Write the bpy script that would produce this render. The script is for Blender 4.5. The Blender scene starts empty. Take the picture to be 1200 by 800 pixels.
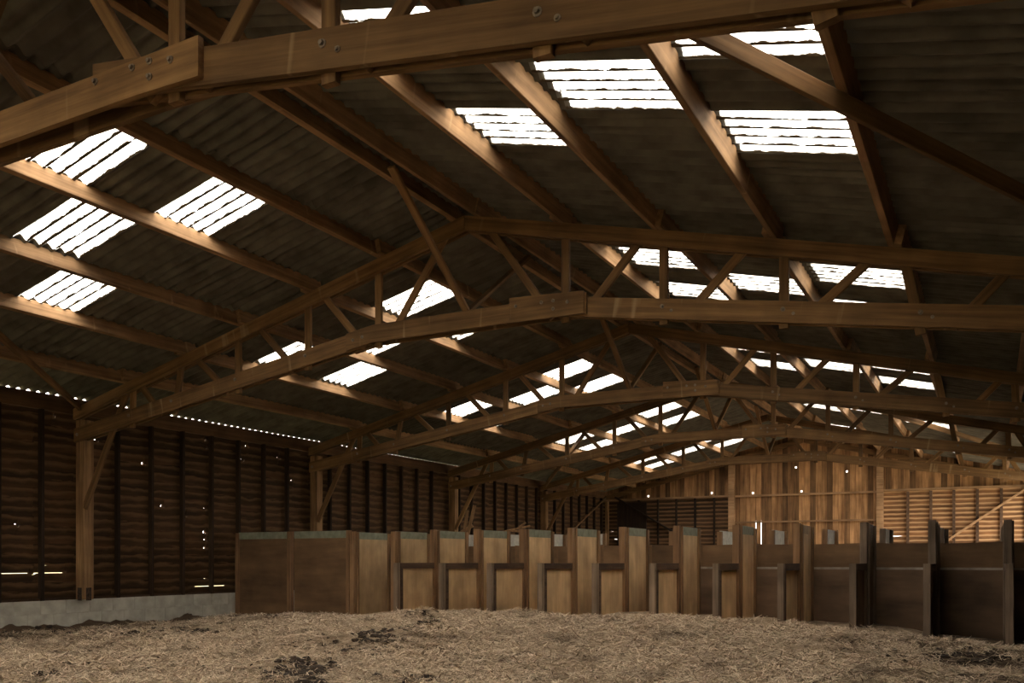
import bpy, math, random
import numpy as np
from mathutils import Vector, Matrix

random.seed(7)
rng = np.random.default_rng(11)
scene = bpy.context.scene
COL = scene.collection

# ------------------------------------------------------------------ camera
EYE = 1.1325                      # tripod height above the barn floor
YAW = math.radians(28.04)         # camera turned left of the barn's long axis
FPX, HOR = 1052.0, 656.0          # focal length and horizon row in the 1200 x 800 frame
cam_d = bpy.data.cameras.new('camera')
cam_d.sensor_fit = 'HORIZONTAL'
cam_d.sensor_width = 36.0
cam_d.lens = 36.0 * FPX / 1200.0
cam_d.shift_y = (HOR - 400.0) / 1200.0
cam_d.clip_start, cam_d.clip_end = 0.05, 500
cam = bpy.data.objects.new('camera', cam_d)
cam.location = (0, 0, EYE)
cam.rotation_euler = (math.pi / 2, 0, YAW)
COL.objects.link(cam)
scene.camera = cam

# ------------------------------------------------------------------ sky and exposure
world = bpy.data.worlds.new('overcast_sky')
scene.world = world
world.use_nodes = True
wn = world.node_tree.nodes
wn['Background'].inputs['Color'].default_value = (1.0, 0.915, 0.81, 1)
wn['Background'].inputs['Strength'].default_value = 1.0
vs = scene.view_settings
vs.view_transform = 'Standard'
vs.look = 'None'
vs.gamma = 1.0
vs.use_curve_mapping = False
vs.exposure = 3.28
scene.cycles.use_denoising = True
scene.cycles.max_bounces = 8
scene.cycles.diffuse_bounces = 5
scene.cycles.transparent_max_bounces = 12

# ------------------------------------------------------------------ barn dimensions (metres)
XR = -6.045                       # ridge
HALF = 7.805                      # ridge to wall
XW, XE = XR - HALF, XR + HALF     # left and right wall inner faces
SL = 0.244                        # roof slope
CA, SA = 1 / math.hypot(1, SL), SL / math.hypot(1, SL)
ZR = 5.63                         # top of the truss at the ridge
BAY = 6.011
T = [4.09 + BAY * k for k in range(5)]        # five trusses in view
Y0, YE = 4.09 - BAY * 2, 4.09 + BAY * 5           # near and far gable
PUR = [0.15, 1.36, 2.64, 3.93, 5.20, 6.50]    # purlin offsets from the ridge
PD = 0.20                                     # purlin depth


def roof_z(o):                    # top plane of the trusses
    return ZR - SL * abs(o)


def pix_floor(u, v, z=0.1):       # photo pixel -> point on a level of the floor
    a, b = (u - 600) / FPX, (HOR - v) / FPX
    d = Vector((-math.sin(YAW) + a * math.cos(YAW), math.cos(YAW) + a * math.sin(YAW), b))
    t = (z - EYE) / b
    return d.x * t, d.y * t


# ------------------------------------------------------------------ materials
def nd(nt, typ, **kw):
    n = nt.nodes.new(typ)
    for k, v in kw.items():
        setattr(n, k, v)
    return n


def base_mat(name):
    m = bpy.data.materials.new(name)
    m.use_nodes = True
    nt = m.node_tree
    return m, nt, nt.nodes['Principled BSDF'], nt.nodes['Material Output']


def ramp(nt, stops):
    r = nd(nt, 'ShaderNodeValToRGB')
    e = r.color_ramp.elements
    while len(e) < len(stops):
        e.new(0.5)
    for el, (p, c) in zip(e, stops):
        el.position = p
        el.color = (*c, 1)
    return r


def obj_coords(nt, scale, jitter=True):
    tc = nd(nt, 'ShaderNodeTexCoord')
    mp = nd(nt, 'ShaderNodeMapping')
    mp.inputs['Scale'].default_value = scale
    nt.links.new(tc.outputs['Object'], mp.inputs['Vector'])
    if jitter:
        oi = nd(nt, 'ShaderNodeObjectInfo')
        ml = nd(nt, 'ShaderNodeMath', operation='MULTIPLY')
        ml.inputs[1].default_value = 37.0
        nt.links.new(oi.outputs['Random'], ml.inputs[0])
        nt.links.new(ml.outputs[0], mp.inputs['Location'])
    return mp


def wood(name, dark, light, axis='X', vary=0.35, rough=0.82, fine=16, stain=None, bump=0.25):
    """weathered timber: grain stretched along one axis, tone changing from piece to piece"""
    m, nt, b, out = base_mat(name)
    sc = {'X': (0.7, fine, fine), 'Y': (fine, 0.7, fine), 'Z': (fine, fine, 0.7)}[axis]
    mp = obj_coords(nt, sc)
    n1 = nd(nt, 'ShaderNodeTexNoise')
    n1.inputs['Scale'].default_value = 1.0
    n1.inputs['Detail'].default_value = 6
    n1.inputs['Roughness'].default_value = 0.62
    nt.links.new(mp.outputs[0], n1.inputs['Vector'])
    rp = ramp(nt, [(0.28, dark), (0.72, light)])
    nt.links.new(n1.outputs['Fac'], rp.inputs['Fac'])
    # broad blotches of weathering
    mp2 = obj_coords(nt, (1.3, 1.3, 1.3))
    n2 = nd(nt, 'ShaderNodeTexNoise')
    n2.inputs['Scale'].default_value = 1.6
    n2.inputs['Detail'].default_value = 3
    nt.links.new(mp2.outputs[0], n2.inputs['Vector'])
    mr = nd(nt, 'ShaderNodeMapRange')
    mr.inputs[1].default_value, mr.inputs[2].default_value = 0.3, 0.7
    mr.inputs[3].default_value, mr.inputs[4].default_value = 0.72, 1.18
    nt.links.new(n2.outputs['Fac'], mr.inputs[0])
    oi = nd(nt, 'ShaderNodeObjectInfo')
    mr2 = nd(nt, 'ShaderNodeMapRange')
    mr2.inputs[3].default_value, mr2.inputs[4].default_value = 1 - vary, 1 + vary
    nt.links.new(oi.outputs['Random'], mr2.inputs[0])
    mul = nd(nt, 'ShaderNodeMath', operation='MULTIPLY')
    nt.links.new(mr.outputs[0], mul.inputs[0])
    nt.links.new(mr2.outputs[0], mul.inputs[1])
    hsv = nd(nt, 'ShaderNodeHueSaturation')
    nt.links.new(rp.outputs['Color'], hsv.inputs['Color'])
    nt.links.new(mul.outputs[0], hsv.inputs['Value'])
    col = hsv.outputs['Color']
    if stain:                     # pale drip marks running down the face
        mp3 = obj_coords(nt, (7.0, 7.0, 0.5))
        n3 = nd(nt, 'ShaderNodeTexNoise')
        n3.inputs['Scale'].default_value = 1.0
        n3.inputs['Detail'].default_value = 2
        nt.links.new(mp3.outputs[0], n3.inputs['Vector'])
        r3 = ramp(nt, [(0.66, (0, 0, 0)), (0.74, (0.55, 0.55, 0.55))])
        nt.links.new(n3.outputs['Fac'], r3.inputs['Fac'])
        mx = nd(nt, 'ShaderNodeMix', data_type='RGBA')
        nt.links.new(r3.outputs['Color'], mx.inputs[0])
        nt.links.new(col, mx.inputs[6])
        mx.inputs[7].default_value = (*stain, 1)
        col = mx.outputs[2]
    nt.links.new(col, b.inputs['Base Color'])
    b.inputs['Roughness'].default_value = rough
    b.inputs['Specular IOR Level'].default_value = 0.25
    bp = nd(nt, 'ShaderNodeBump')
    bp.inputs['Strength'].default_value = bump
    bp.inputs['Distance'].default_value = 0.01
    nt.links.new(n1.outputs['Fac'], bp.inputs['Height'])
    nt.links.new(bp.outputs[0], b.inputs['Normal'])
    return m


def waney_board(name, dark, light, edge_light, z0, step, axis='Y', vary=0.4, wave=0.15):
    """waney-edged board: sapwood-toned band along every upper edge, painted in for the lit ledges"""
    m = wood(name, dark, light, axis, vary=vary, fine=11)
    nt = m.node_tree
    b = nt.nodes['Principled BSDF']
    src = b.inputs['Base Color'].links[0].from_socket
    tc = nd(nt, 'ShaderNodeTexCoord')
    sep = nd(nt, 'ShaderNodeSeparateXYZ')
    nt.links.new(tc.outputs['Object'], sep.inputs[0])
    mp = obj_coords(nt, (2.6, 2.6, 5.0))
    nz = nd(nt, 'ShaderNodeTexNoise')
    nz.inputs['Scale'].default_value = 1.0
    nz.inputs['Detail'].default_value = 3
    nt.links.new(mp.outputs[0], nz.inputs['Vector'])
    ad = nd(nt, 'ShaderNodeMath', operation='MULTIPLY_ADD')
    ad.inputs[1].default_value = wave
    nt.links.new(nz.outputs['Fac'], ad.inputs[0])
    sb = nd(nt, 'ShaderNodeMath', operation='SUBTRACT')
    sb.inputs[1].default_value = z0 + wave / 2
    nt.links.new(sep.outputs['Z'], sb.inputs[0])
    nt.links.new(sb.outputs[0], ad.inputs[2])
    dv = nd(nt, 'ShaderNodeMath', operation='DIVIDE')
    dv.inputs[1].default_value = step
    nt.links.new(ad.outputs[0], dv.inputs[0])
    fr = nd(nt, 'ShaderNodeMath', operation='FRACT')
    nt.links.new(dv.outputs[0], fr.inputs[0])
    rp = ramp(nt, [(0.45, (0, 0, 0)), (0.80, (0.9, 0.9, 0.9)), (0.97, (0.55, 0.55, 0.55)), (1.0, (0, 0, 0))])  # paler upper edge imitates light caught on the board laps
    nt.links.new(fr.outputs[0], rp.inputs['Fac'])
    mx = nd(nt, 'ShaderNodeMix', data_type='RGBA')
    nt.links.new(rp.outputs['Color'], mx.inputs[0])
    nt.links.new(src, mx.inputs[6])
    mx.inputs[7].default_value = (*edge_light, 1)
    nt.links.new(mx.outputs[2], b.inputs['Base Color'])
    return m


def plain(name, c1, c2, scale=6.0, rough=0.9, metal=0.0, bump=0.3, detail=6, vary=0.0):
    m, nt, b, out = base_mat(name)
    mp = obj_coords(nt, (1, 1, 1))
    n1 = nd(nt, 'ShaderNodeTexNoise')
    n1.inputs['Scale'].default_value = scale
    n1.inputs['Detail'].default_value = detail
    nt.links.new(mp.outputs[0], n1.inputs['Vector'])
    rp = ramp(nt, [(0.32, c1), (0.68, c2)])
    nt.links.new(n1.outputs['Fac'], rp.inputs['Fac'])
    col = rp.outputs['Color']
    if vary:
        oi = nd(nt, 'ShaderNodeObjectInfo')
        mr2 = nd(nt, 'ShaderNodeMapRange')
        mr2.inputs[3].default_value, mr2.inputs[4].default_value = 1 - vary, 1 + vary
        nt.links.new(oi.outputs['Random'], mr2.inputs[0])
        hsv = nd(nt, 'ShaderNodeHueSaturation')
        nt.links.new(col, hsv.inputs['Color'])
        nt.links.new(mr2.outputs[0], hsv.inputs['Value'])
        col = hsv.outputs['Color']
    nt.links.new(col, b.inputs['Base Color'])
    b.inputs['Roughness'].default_value = rough
    b.inputs['Metallic'].default_value = metal
    b.inputs['Specular IOR Level'].default_value = 0.2
    bp = nd(nt, 'ShaderNodeBump')
    bp.inputs['Strength'].default_value = bump
    bp.inputs['Distance'].default_value = 0.02
    nt.links.new(n1.outputs['Fac'], bp.inputs['Height'])
    nt.links.new(bp.outputs[0], b.inputs['Normal'])
    return m


CORR = BAY / 7                    # covering width of one roof sheet
PITCH = CORR / 5


def skylight_mat():
    """fibreglass rooflight: lets most of the daylight through, dirt lying in the troughs"""
    m, nt, b, out = base_mat('skylight_fibreglass')
    nt.nodes.remove(b)
    tc = nd(nt, 'ShaderNodeTexCoord')
    sep = nd(nt, 'ShaderNodeSeparateXYZ')
    nt.links.new(tc.outputs['Object'], sep.inputs[0])
    ph = nd(nt, 'ShaderNodeMath', operation='MULTIPLY')
    ph.inputs[1].default_value = 2 * math.pi / PITCH
    nt.links.new(sep.outputs['Y'], ph.inputs[0])
    cs = nd(nt, 'ShaderNodeMath', operation='COSINE')
    nt.links.new(ph.outputs[0], cs.inputs[0])
    mp = obj_coords(nt, (7.0, 11.0, 7.0))
    nz = nd(nt, 'ShaderNodeTexNoise')
    nz.inputs['Scale'].default_value = 1.0
    nz.inputs['Detail'].default_value = 5
    nz.inputs['Roughness'].default_value = 0.7
    nt.links.new(mp.outputs[0], nz.inputs['Vector'])
    nb = nd(nt, 'ShaderNodeMath', operation='MULTIPLY_ADD')   # cos + 1.8*noise
    nb.inputs[1].default_value = 1.8
    nt.links.new(nz.outputs['Fac'], nb.inputs[0])
    neg = nd(nt, 'ShaderNodeMath', operation='MULTIPLY')
    neg.inputs[1].default_value = 1
    nt.links.new(cs.outputs[0], neg.inputs[0])
    nt.links.new(neg.outputs[0], nb.inputs[2])
    rp = ramp(nt, [(0.0, (0, 0, 0)), (1.0, (1, 1, 1))])
    mr = nd(nt, 'ShaderNodeMapRange')
    mr.inputs[1].default_value, mr.inputs[2].default_value = 1.54, 1.64
    nt.links.new(nb.outputs[0], mr.inputs[0])
    tr = nd(nt, 'ShaderNodeBsdfTransparent')
    tr.inputs['Color'].default_value = (0.94, 0.95, 0.94, 1)
    tl = nd(nt, 'ShaderNodeBsdfTranslucent')
    tl.inputs['Color'].default_value = (0.92, 0.92, 0.9, 1)
    m1 = nd(nt, 'ShaderNodeMixShader')
    m1.inputs[0].default_value = 0.35
    nt.links.new(tr.outputs[0], m1.inputs[1])
    nt.links.new(tl.outputs[0], m1.inputs[2])
    df = nd(nt, 'ShaderNodeBsdfDiffuse')
    df.inputs['Color'].default_value = (0.10, 0.075, 0.045, 1)
    m2 = nd(nt, 'ShaderNodeMixShader')
    nt.links.new(mr.outputs[0], m2.inputs[0])
    nt.links.new(m1.outputs[0], m2.inputs[1])
    nt.links.new(df.outputs[0], m2.inputs[2])
    nt.links.new(m2.outputs[0], out.inputs['Surface'])
    return m


BROWN_D, BROWN_L = (0.09, 0.046, 0.018), (0.255, 0.145, 0.061)
M = {
    'truss_x': wood('truss_timber_lengthwise', BROWN_D, BROWN_L, 'X', vary=0.22, stain=(0.36, 0.25, 0.14)),
    'truss_z': wood('truss_timber_upright', BROWN_D, BROWN_L, 'Z', vary=0.3),
    'purlin': wood('purlin_timber', (0.17, 0.095, 0.045), (0.42, 0.25, 0.125), 'Y', vary=0.2, stain=(0.45, 0.30, 0.16)),
    'post': wood('post_timber', BROWN_D, (0.36, 0.21, 0.10), 'Z', vary=0.15),
    'stud': wood('creosoted_stud', (0.012, 0.006, 0.003), (0.035, 0.018, 0.009), 'Z', vary=0.3),
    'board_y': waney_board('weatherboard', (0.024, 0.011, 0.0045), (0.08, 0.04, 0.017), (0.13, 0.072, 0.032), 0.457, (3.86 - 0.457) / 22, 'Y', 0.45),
    'eave': wood('eave_board', (0.07, 0.036, 0.016), (0.17, 0.09, 0.042), 'Y', vary=0.1),
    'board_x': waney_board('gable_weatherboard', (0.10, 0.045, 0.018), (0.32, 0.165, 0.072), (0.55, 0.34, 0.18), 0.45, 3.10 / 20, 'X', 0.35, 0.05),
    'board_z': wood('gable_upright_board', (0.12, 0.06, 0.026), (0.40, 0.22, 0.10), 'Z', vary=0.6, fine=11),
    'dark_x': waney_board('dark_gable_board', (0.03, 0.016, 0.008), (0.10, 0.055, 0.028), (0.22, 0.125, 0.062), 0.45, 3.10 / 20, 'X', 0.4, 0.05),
    'rail': wood('gable_rail_timber', (0.2, 0.11, 0.055), (0.42, 0.26, 0.14), 'X', vary=0.1),
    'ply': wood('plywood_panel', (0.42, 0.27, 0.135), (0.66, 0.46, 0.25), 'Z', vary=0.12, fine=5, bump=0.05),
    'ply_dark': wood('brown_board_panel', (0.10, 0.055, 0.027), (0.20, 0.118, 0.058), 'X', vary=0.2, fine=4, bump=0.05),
    'ply_grey': wood('grimy_manger_shaded_stall_board', (0.085, 0.052, 0.03), (0.17, 0.105, 0.062), 'X', vary=0.2, fine=4, bump=0.05),
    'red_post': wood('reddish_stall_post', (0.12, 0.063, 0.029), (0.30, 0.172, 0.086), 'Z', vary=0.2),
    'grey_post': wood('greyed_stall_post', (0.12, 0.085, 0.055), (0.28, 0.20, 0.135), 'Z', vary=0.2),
    'shade_post': wood('shaded_stall_post', (0.08, 0.055, 0.036), (0.20, 0.145, 0.10), 'Z', vary=0.2),  # post wood darkened to imitate the weaker light on the right
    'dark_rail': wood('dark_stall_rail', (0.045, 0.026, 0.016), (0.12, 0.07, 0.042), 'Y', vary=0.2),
    'ledge': plain('worn_manger_ledge', (0.20, 0.17, 0.14), (0.34, 0.29, 0.24), 8),
    'green': plain('faded_green_paint', (0.16, 0.17, 0.12), (0.25, 0.255, 0.185), 9),
    'pale': plain('whitewashed_board', (0.36, 0.34, 0.29), (0.52, 0.49, 0.42), 9),
    'block': plain('concrete_block', (0.33, 0.305, 0.25), (0.47, 0.44, 0.365), 5, bump=0.4, vary=0.05),
    'mortar': plain('mortar', (0.31, 0.29, 0.24), (0.42, 0.39, 0.33), 14),
    'asbestos': plain('fibre_cement_sheet', (0.095, 0.085, 0.066), (0.17, 0.155, 0.122), 3.2, bump=0.2, vary=0.12),
    'bolt': plain('dull_galvanised_bolt', (0.13, 0.10, 0.075), (0.26, 0.21, 0.165), 30, rough=0.6, metal=0.2),
    'iron': plain('rusty_iron', (0.02, 0.015, 0.012), (0.07, 0.045, 0.03), 30, rough=0.7, metal=0.3),
    'grass': plain('rough_grass', (0.20, 0.19, 0.09), (0.34, 0.32, 0.18), 2),
    'dung': plain('dry_manure', (0.018, 0.013, 0.010), (0.075, 0.052, 0.036), 22, bump=0.6),
    'sky': skylight_mat(),
}


def floor_mat():
    m, nt, b, out = base_mat('trampled_straw_bedding')
    mp = obj_coords(nt, (1, 1, 1), False)
    n1 = nd(nt, 'ShaderNodeTexNoise')
    n1.inputs['Scale'].default_value = 26
    n1.inputs['Detail'].default_value = 8
    n1.inputs['Roughness'].default_value = 0.75
    n1.inputs['Distortion'].default_value = 1.5
    nt.links.new(mp.outputs[0], n1.inputs['Vector'])
    r1 = ramp(nt, [(0.30, (0.09, 0.058, 0.032)), (0.5, (0.36, 0.265, 0.175)), (0.72, (0.60, 0.465, 0.33))])
    nt.links.new(n1.outputs['Fac'], r1.inputs['Fac'])
    n2 = nd(nt, 'ShaderNodeTexNoise')
    n2.inputs['Scale'].default_value = 1.15
    n2.inputs['Detail'].default_value = 7
    n2.inputs['Roughness'].default_value = 0.7
    nt.links.new(mp.outputs[0], n2.inputs['Vector'])
    # more muck near the left wall; floor darkened to the right to imitate dimmer light
    sep = nd(nt, 'ShaderNodeSeparateXYZ')
    nt.links.new(mp.outputs[0], sep.inputs[0])
    mrl = nd(nt, 'ShaderNodeMapRange')
    mrl.inputs[1].default_value, mrl.inputs[2].default_value = -9.0, -13.6
    mrl.inputs[3].default_value, mrl.inputs[4].default_value = 0.0, 0.22
    nt.links.new(sep.outputs['X'], mrl.inputs[0])
    mrr = nd(nt, 'ShaderNodeMapRange')
    mrr.inputs[1].default_value, mrr.inputs[2].default_value = -2.2, 0.4
    mrr.inputs[3].default_value, mrr.inputs[4].default_value = 0.0, 0.2
    nt.links.new(sep.outputs['X'], mrr.inputs[0])
    ad = nd(nt, 'ShaderNodeMath', operation='ADD')
    nt.links.new(mrl.outputs[0], ad.inputs[0])
    nt.links.new(mrr.outputs[0], ad.inputs[1])
    ad2 = nd(nt, 'ShaderNodeMath', operation='ADD')
    nt.links.new(n2.outputs['Fac'], ad2.inputs[0])
    nt.links.new(ad.outputs[0], ad2.inputs[1])
    r2 = ramp(nt, [(0.52, (0, 0, 0)), (0.64, (1, 1, 1))])
    nt.links.new(ad2.outputs[0], r2.inputs['Fac'])
    mx = nd(nt, 'ShaderNodeMix', data_type='RGBA')
    nt.links.new(r2.outputs['Color'], mx.inputs[0])
    nt.links.new(r1.outputs['Color'], mx.inputs[6])
    mx.inputs[7].default_value = (0.095, 0.065, 0.042, 1)
    nt.links.new(mx.outputs[2], b.inputs['Base Color'])
    b.inputs['Roughness'].default_value = 0.95
    b.inputs['Specular IOR Level'].default_value = 0.1
    bp = nd(nt, 'ShaderNodeBump')
    bp.inputs['Strength'].default_value = 0.8
    bp.inputs['Distance'].default_value = 0.03
    nt.links.new(n1.outputs['Fac'], bp.inputs['Height'])
    nt.links.new(bp.outputs[0], b.inputs['Normal'])
    return m


def straw_mat():
    m, nt, b, out = base_mat('straw_stalks')
    g = nd(nt, 'ShaderNodeNewGeometry')
    r = ramp(nt, [(0.0, (0.18, 0.115, 0.066)), (0.35, (0.53, 0.40, 0.27)), (1.0, (0.84, 0.69, 0.50))])
    nt.links.new(g.outputs['Random Per Island'], r.inputs['Fac'])
    mp = obj_coords(nt, (1, 1, 1), False)
    n2 = nd(nt, 'ShaderNodeTexNoise')
    n2.inputs['Scale'].default_value = 1.5
    n2.inputs['Detail'].default_value = 5
    n2.inputs['Roughness'].default_value = 0.65
    nt.links.new(mp.outputs[0], n2.inputs['Vector'])
    r2 = ramp(nt, [(0.52, (0, 0, 0)), (0.70, (0.85, 0.85, 0.85))])
    nt.links.new(n2.outputs['Fac'], r2.inputs['Fac'])
    mx = nd(nt, 'ShaderNodeMix', data_type='RGBA')
    nt.links.new(r2.outputs['Color'], mx.inputs[0])
    nt.links.new(r.outputs['Color'], mx.inputs[6])
    mx.inputs[7].default_value = (0.11, 0.07, 0.04, 1)
    nt.links.new(mx.outputs[2], b.inputs['Base Color'])
    b.inputs['Roughness'].default_value = 0.7
    b.inputs['Specular IOR Level'].default_value = 0.25
    return m


M['floor'] = floor_mat()
M['straw'] = straw_mat()


# ------------------------------------------------------------------ mesh helpers
class MB:
    """collects shapes and links them as ONE mesh object"""

    def __init__(self):
        self.v, self.f = [], []

    def add(self, vs, fs):
        o = len(self.v)
        self.v += [tuple(p) for p in vs]
        self.f += [tuple(i + o for i in f) for f in fs]
        return self

    def prism(self, ring0, ring1):
        n = len(ring0)
        fs = [(i, (i + 1) % n, n + (i + 1) % n, n + i) for i in range(n)]
        fs += [tuple(range(n - 1, -1, -1)), tuple(range(n, 2 * n))]
        return self.add(list(ring0) + list(ring1), fs)

    def box(self, x0, x1, y0, y1, z0, z1, ch=0.0):
        a = [(x0, y0), (x1, y0), (x1, y1), (x0, y1)]
        if ch:
            c = ch
            a = [(x0 + c, y0), (x1 - c, y0), (x1, y0 + c), (x1, y1 - c), (x1 - c, y1), (x0 + c, y1), (x0, y1 - c), (x0, y0 + c)]
        return self.prism([(x, y, z0) for x, y in a], [(x, y, z1) for x, y in a])

    def beam(self, p0, p1, w, h, up=(0, 0, 1), ch=0.005):
        """timber from p0 to p1, w across, h along `up`, arrises eased"""
        p0, p1, up = Vector(p0), Vector(p1), Vector(up)
        d = (p1 - p0).normalized()
        s = d.cross(up).normalized()
        u = s.cross(d).normalized()
        a, b_, c = w / 2, h / 2, ch
        sec = [(-a + c, -b_), (a - c, -b_), (a, -b_ + c), (a, b_ - c), (a - c, b_), (-a + c, b_), (-a, b_ - c), (-a, -b_ + c)]
        return self.prism([p0 + s * x + u * y for x, y in sec], [p1 + s * x + u * y for x, y in sec])

    def plank_xz(self, pts, y0, y1):
        """a plank of outline pts (x, z), between y0 and y1"""
        return self.prism([(x, y0, z) for x, z in pts], [(x, y1, z) for x, z in pts])

    def mesh(self, name, mat):
        me = bpy.data.meshes.new(name)
        me.from_pydata(self.v, [], self.f)
        me.materials.append(mat)
        me.update()
        import bmesh
        bm = bmesh.new()
        bm.from_mesh(me)
        bmesh.ops.recalc_face_normals(bm, faces=bm.faces)
        bm.to_mesh(me)
        bm.free()
        return me

    def build(self, name, mat, parent=None, smooth=False):
        me = self.mesh(name, mat)
        if smooth:
            me.polygons.foreach_set('use_smooth', [True] * len(me.polygons))
        return link(name, me, parent)


def link(name, me, parent=None):
    o = bpy.data.objects.new(name, me)
    COL.objects.link(o)
    if parent is not None:
        o.parent = parent
        o.matrix_parent_inverse = Matrix.Translation(-Vector(parent.location)) if parent.parent is None else Matrix()
    return o


def beam_obj(name, p0, p1, w, h, up, mat, parent, ch=0.005):
    """a timber modelled along its own z axis, so that the grain follows it"""
    p0, p1, up = Vector(p0), Vector(p1), Vector(up)
    d = (p1 - p0).normalized()
    s_ = d.cross(up).normalized()
    u = s_.cross(d).normalized()
    o = MB().beam((0, 0, 0), (0, 0, (p1 - p0).length), w, h, up=(0, 1, 0), ch=ch).build(name, mat, parent)
    o.matrix_basis = Matrix((( -s_.x, u.x, d.x, p0.x), (-s_.y, u.y, d.y, p0.y), (-s_.z, u.z, d.z, p0.z), (0, 0, 0, 1)))
    return o


def plank_obj(name, pts, y0, y1, slope, mat, parent):
    """a plank of outline pts (x, z); its own x axis lies along the slope"""
    ang = -math.atan(slope)
    rot = Matrix.Rotation(ang, 4, 'Y')
    inv = rot.inverted()
    loc = [inv @ Vector((x, 0, z)) for x, z in pts]
    o = MB().plank_xz([(p.x, p.z) for p in loc], y0, y1).build(name, mat, parent)
    o.matrix_basis = rot
    return o


def tag(o, label=None, cat=None, group=None, kind=None):
    if label:
        o['label'] = label
    if cat:
        o['category'] = cat
    if group:
        o['group'] = group
    if kind or cat:
        o['kind'] = kind or 'thing'
    return o


def empty(name, loc=(0, 0, 0)):
    o = bpy.data.objects.new(name, None)
    o.location = loc
    o.empty_display_size = 0.3
    COL.objects.link(o)
    return o


# ------------------------------------------------------------------ ground and floor
g = MB().box(-400, 300, -200, 400, -0.6, -0.35).build('ground', M['grass'])
tag(g, 'rough grass field around the barn', 'ground', kind='structure')

refl = MB().box(XE + 0.1, XE + 14, 20, 42, -0.34, -0.06).build('reflector', M['block'])  # unseen pale slab added to bounce daylight onto the far roof
tag(refl, 'concrete yard added outside the far right doorway to bounce daylight', 'reflector', kind='structure')

cr_x = [-16, -13.85, -12.5, -11.1, -9.7, -8.2, -6.6, -5.4, -4.1, -2.7, -2.1, -1.57, -1.06, -0.66, 0.36, 3]
cr_z = [-0.07, -0.07, -0.02, 0.09, 0.13, 0.21, 0.25, 0.23, 0.28, 0.24, 0.21, 0.21, 0.15, 0.07, 0.04, 0.03]
bumps = []
for _ in range(520):
    bumps.append((random.uniform(-14, 2), random.uniform(4, 14), random.uniform(0.08, 0.45), random.uniform(0.012, 0.05)))
for u, v, r, hgt in [(440, 742, 0.55, 0.05), (495, 726, 0.35, 0.09), (545, 722, 0.3, 0.07), (345, 719, 0.3, 0.07), (590, 720, 0.3, 0.05),
                     (640, 745, 0.5, 0.05), (350, 785, 0.4, 0.05), (700, 735, 0.6, 0.04), (860, 728, 0.35, 0.06), (780, 722, 0.3, 0.06)]:
    x, y = pix_floor(u, v, 0.2)
    bumps.append((x, y, r, hgt))


def floor_h(x, y):
    x = np.asarray(x, float)
    y = np.asarray(y, float)
    crest = np.interp(x, cr_x, cr_z)
    t = np.clip((y - 7.0) / 4.9, 0, 1)
    t = t * t * (3 - 2 * t)
    far = np.clip((y - 12.7) / 1.0, 0, 1)
    far = np.where(x < -11, far * 0.3, far)
    h = -0.03 + (crest + 0.03) * t - 0.06 * far
    h = h + (0.05 + 0.03 * np.sin(2.7 * y) * np.sin(6.1 * y + 1)) * np.exp(-((x - XW - 0.1) / 0.26) ** 2) * (1 + 0.5 * np.sin(23 * y + 4 * x) * np.sin(17 * x))      # dung ridge along the plinth
    amp = np.clip(1 - (y - 13.0), 0.15, 1)
    for bx, by, r, hg in bumps:
        h = h + amp * hg * np.exp(-((x - bx) ** 2 + (y - by) ** 2) / (r * r))
    h = h + 0.008 * np.sin(9 * x + 3 * np.sin(5 * y)) * np.sin(11 * y + 2 * np.sin(7 * x))
    return h


xs = np.concatenate([np.arange(XW - 0.05, XE + 0.05, 0.075), [XE + 0.05]])
ys = np.concatenate([np.linspace(Y0, 4.2, 70, endpoint=False), np.arange(4.2, 14.0, 0.06), np.linspace(14.0, YE, 60)])
gx, gy = np.meshgrid(xs, ys)
gz = floor_h(gx, gy)
nx, ny = len(xs), len(ys)
me = bpy.data.meshes.new('floor')
me.vertices.add(nx * ny)
me.vertices.foreach_set('co', np.stack([gx, gy, gz], -1).ravel())
ii = np.arange(nx * ny).reshape(ny, nx)
quads = np.stack([ii[:-1, :-1], ii[:-1, 1:], ii[1:, 1:], ii[1:, :-1]], -1).reshape(-1, 4)
me.loops.add(quads.size)
me.loops.foreach_set('vertex_index', quads.ravel())
me.polygons.add(len(quads))
me.polygons.foreach_set('loop_start', np.arange(0, quads.size, 4))
me.polygons.foreach_set('use_smooth', np.ones(len(quads), bool))
me.materials.append(M['floor'])
me.update(calc_edges=True)
fl = link('floor', me)
tag(fl, 'barn floor under trampled straw bedding and muck', 'floor', kind='structure')

# ------------------------------------------------------------------ roof: sheets, skylights, purlins, wind braces
ROW = [0.0, 1.36, 2.64, 3.93, 5.20, 6.50, 7.885]
AMP = 0.031
NCOL = int(round((YE - Y0) / CORR))
COL0 = T[0] + 0.62 - CORR * math.ceil((T[0] + 0.62 - Y0) / CORR)
NCOL = int(math.ceil((YE - COL0) / CORR))


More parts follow.
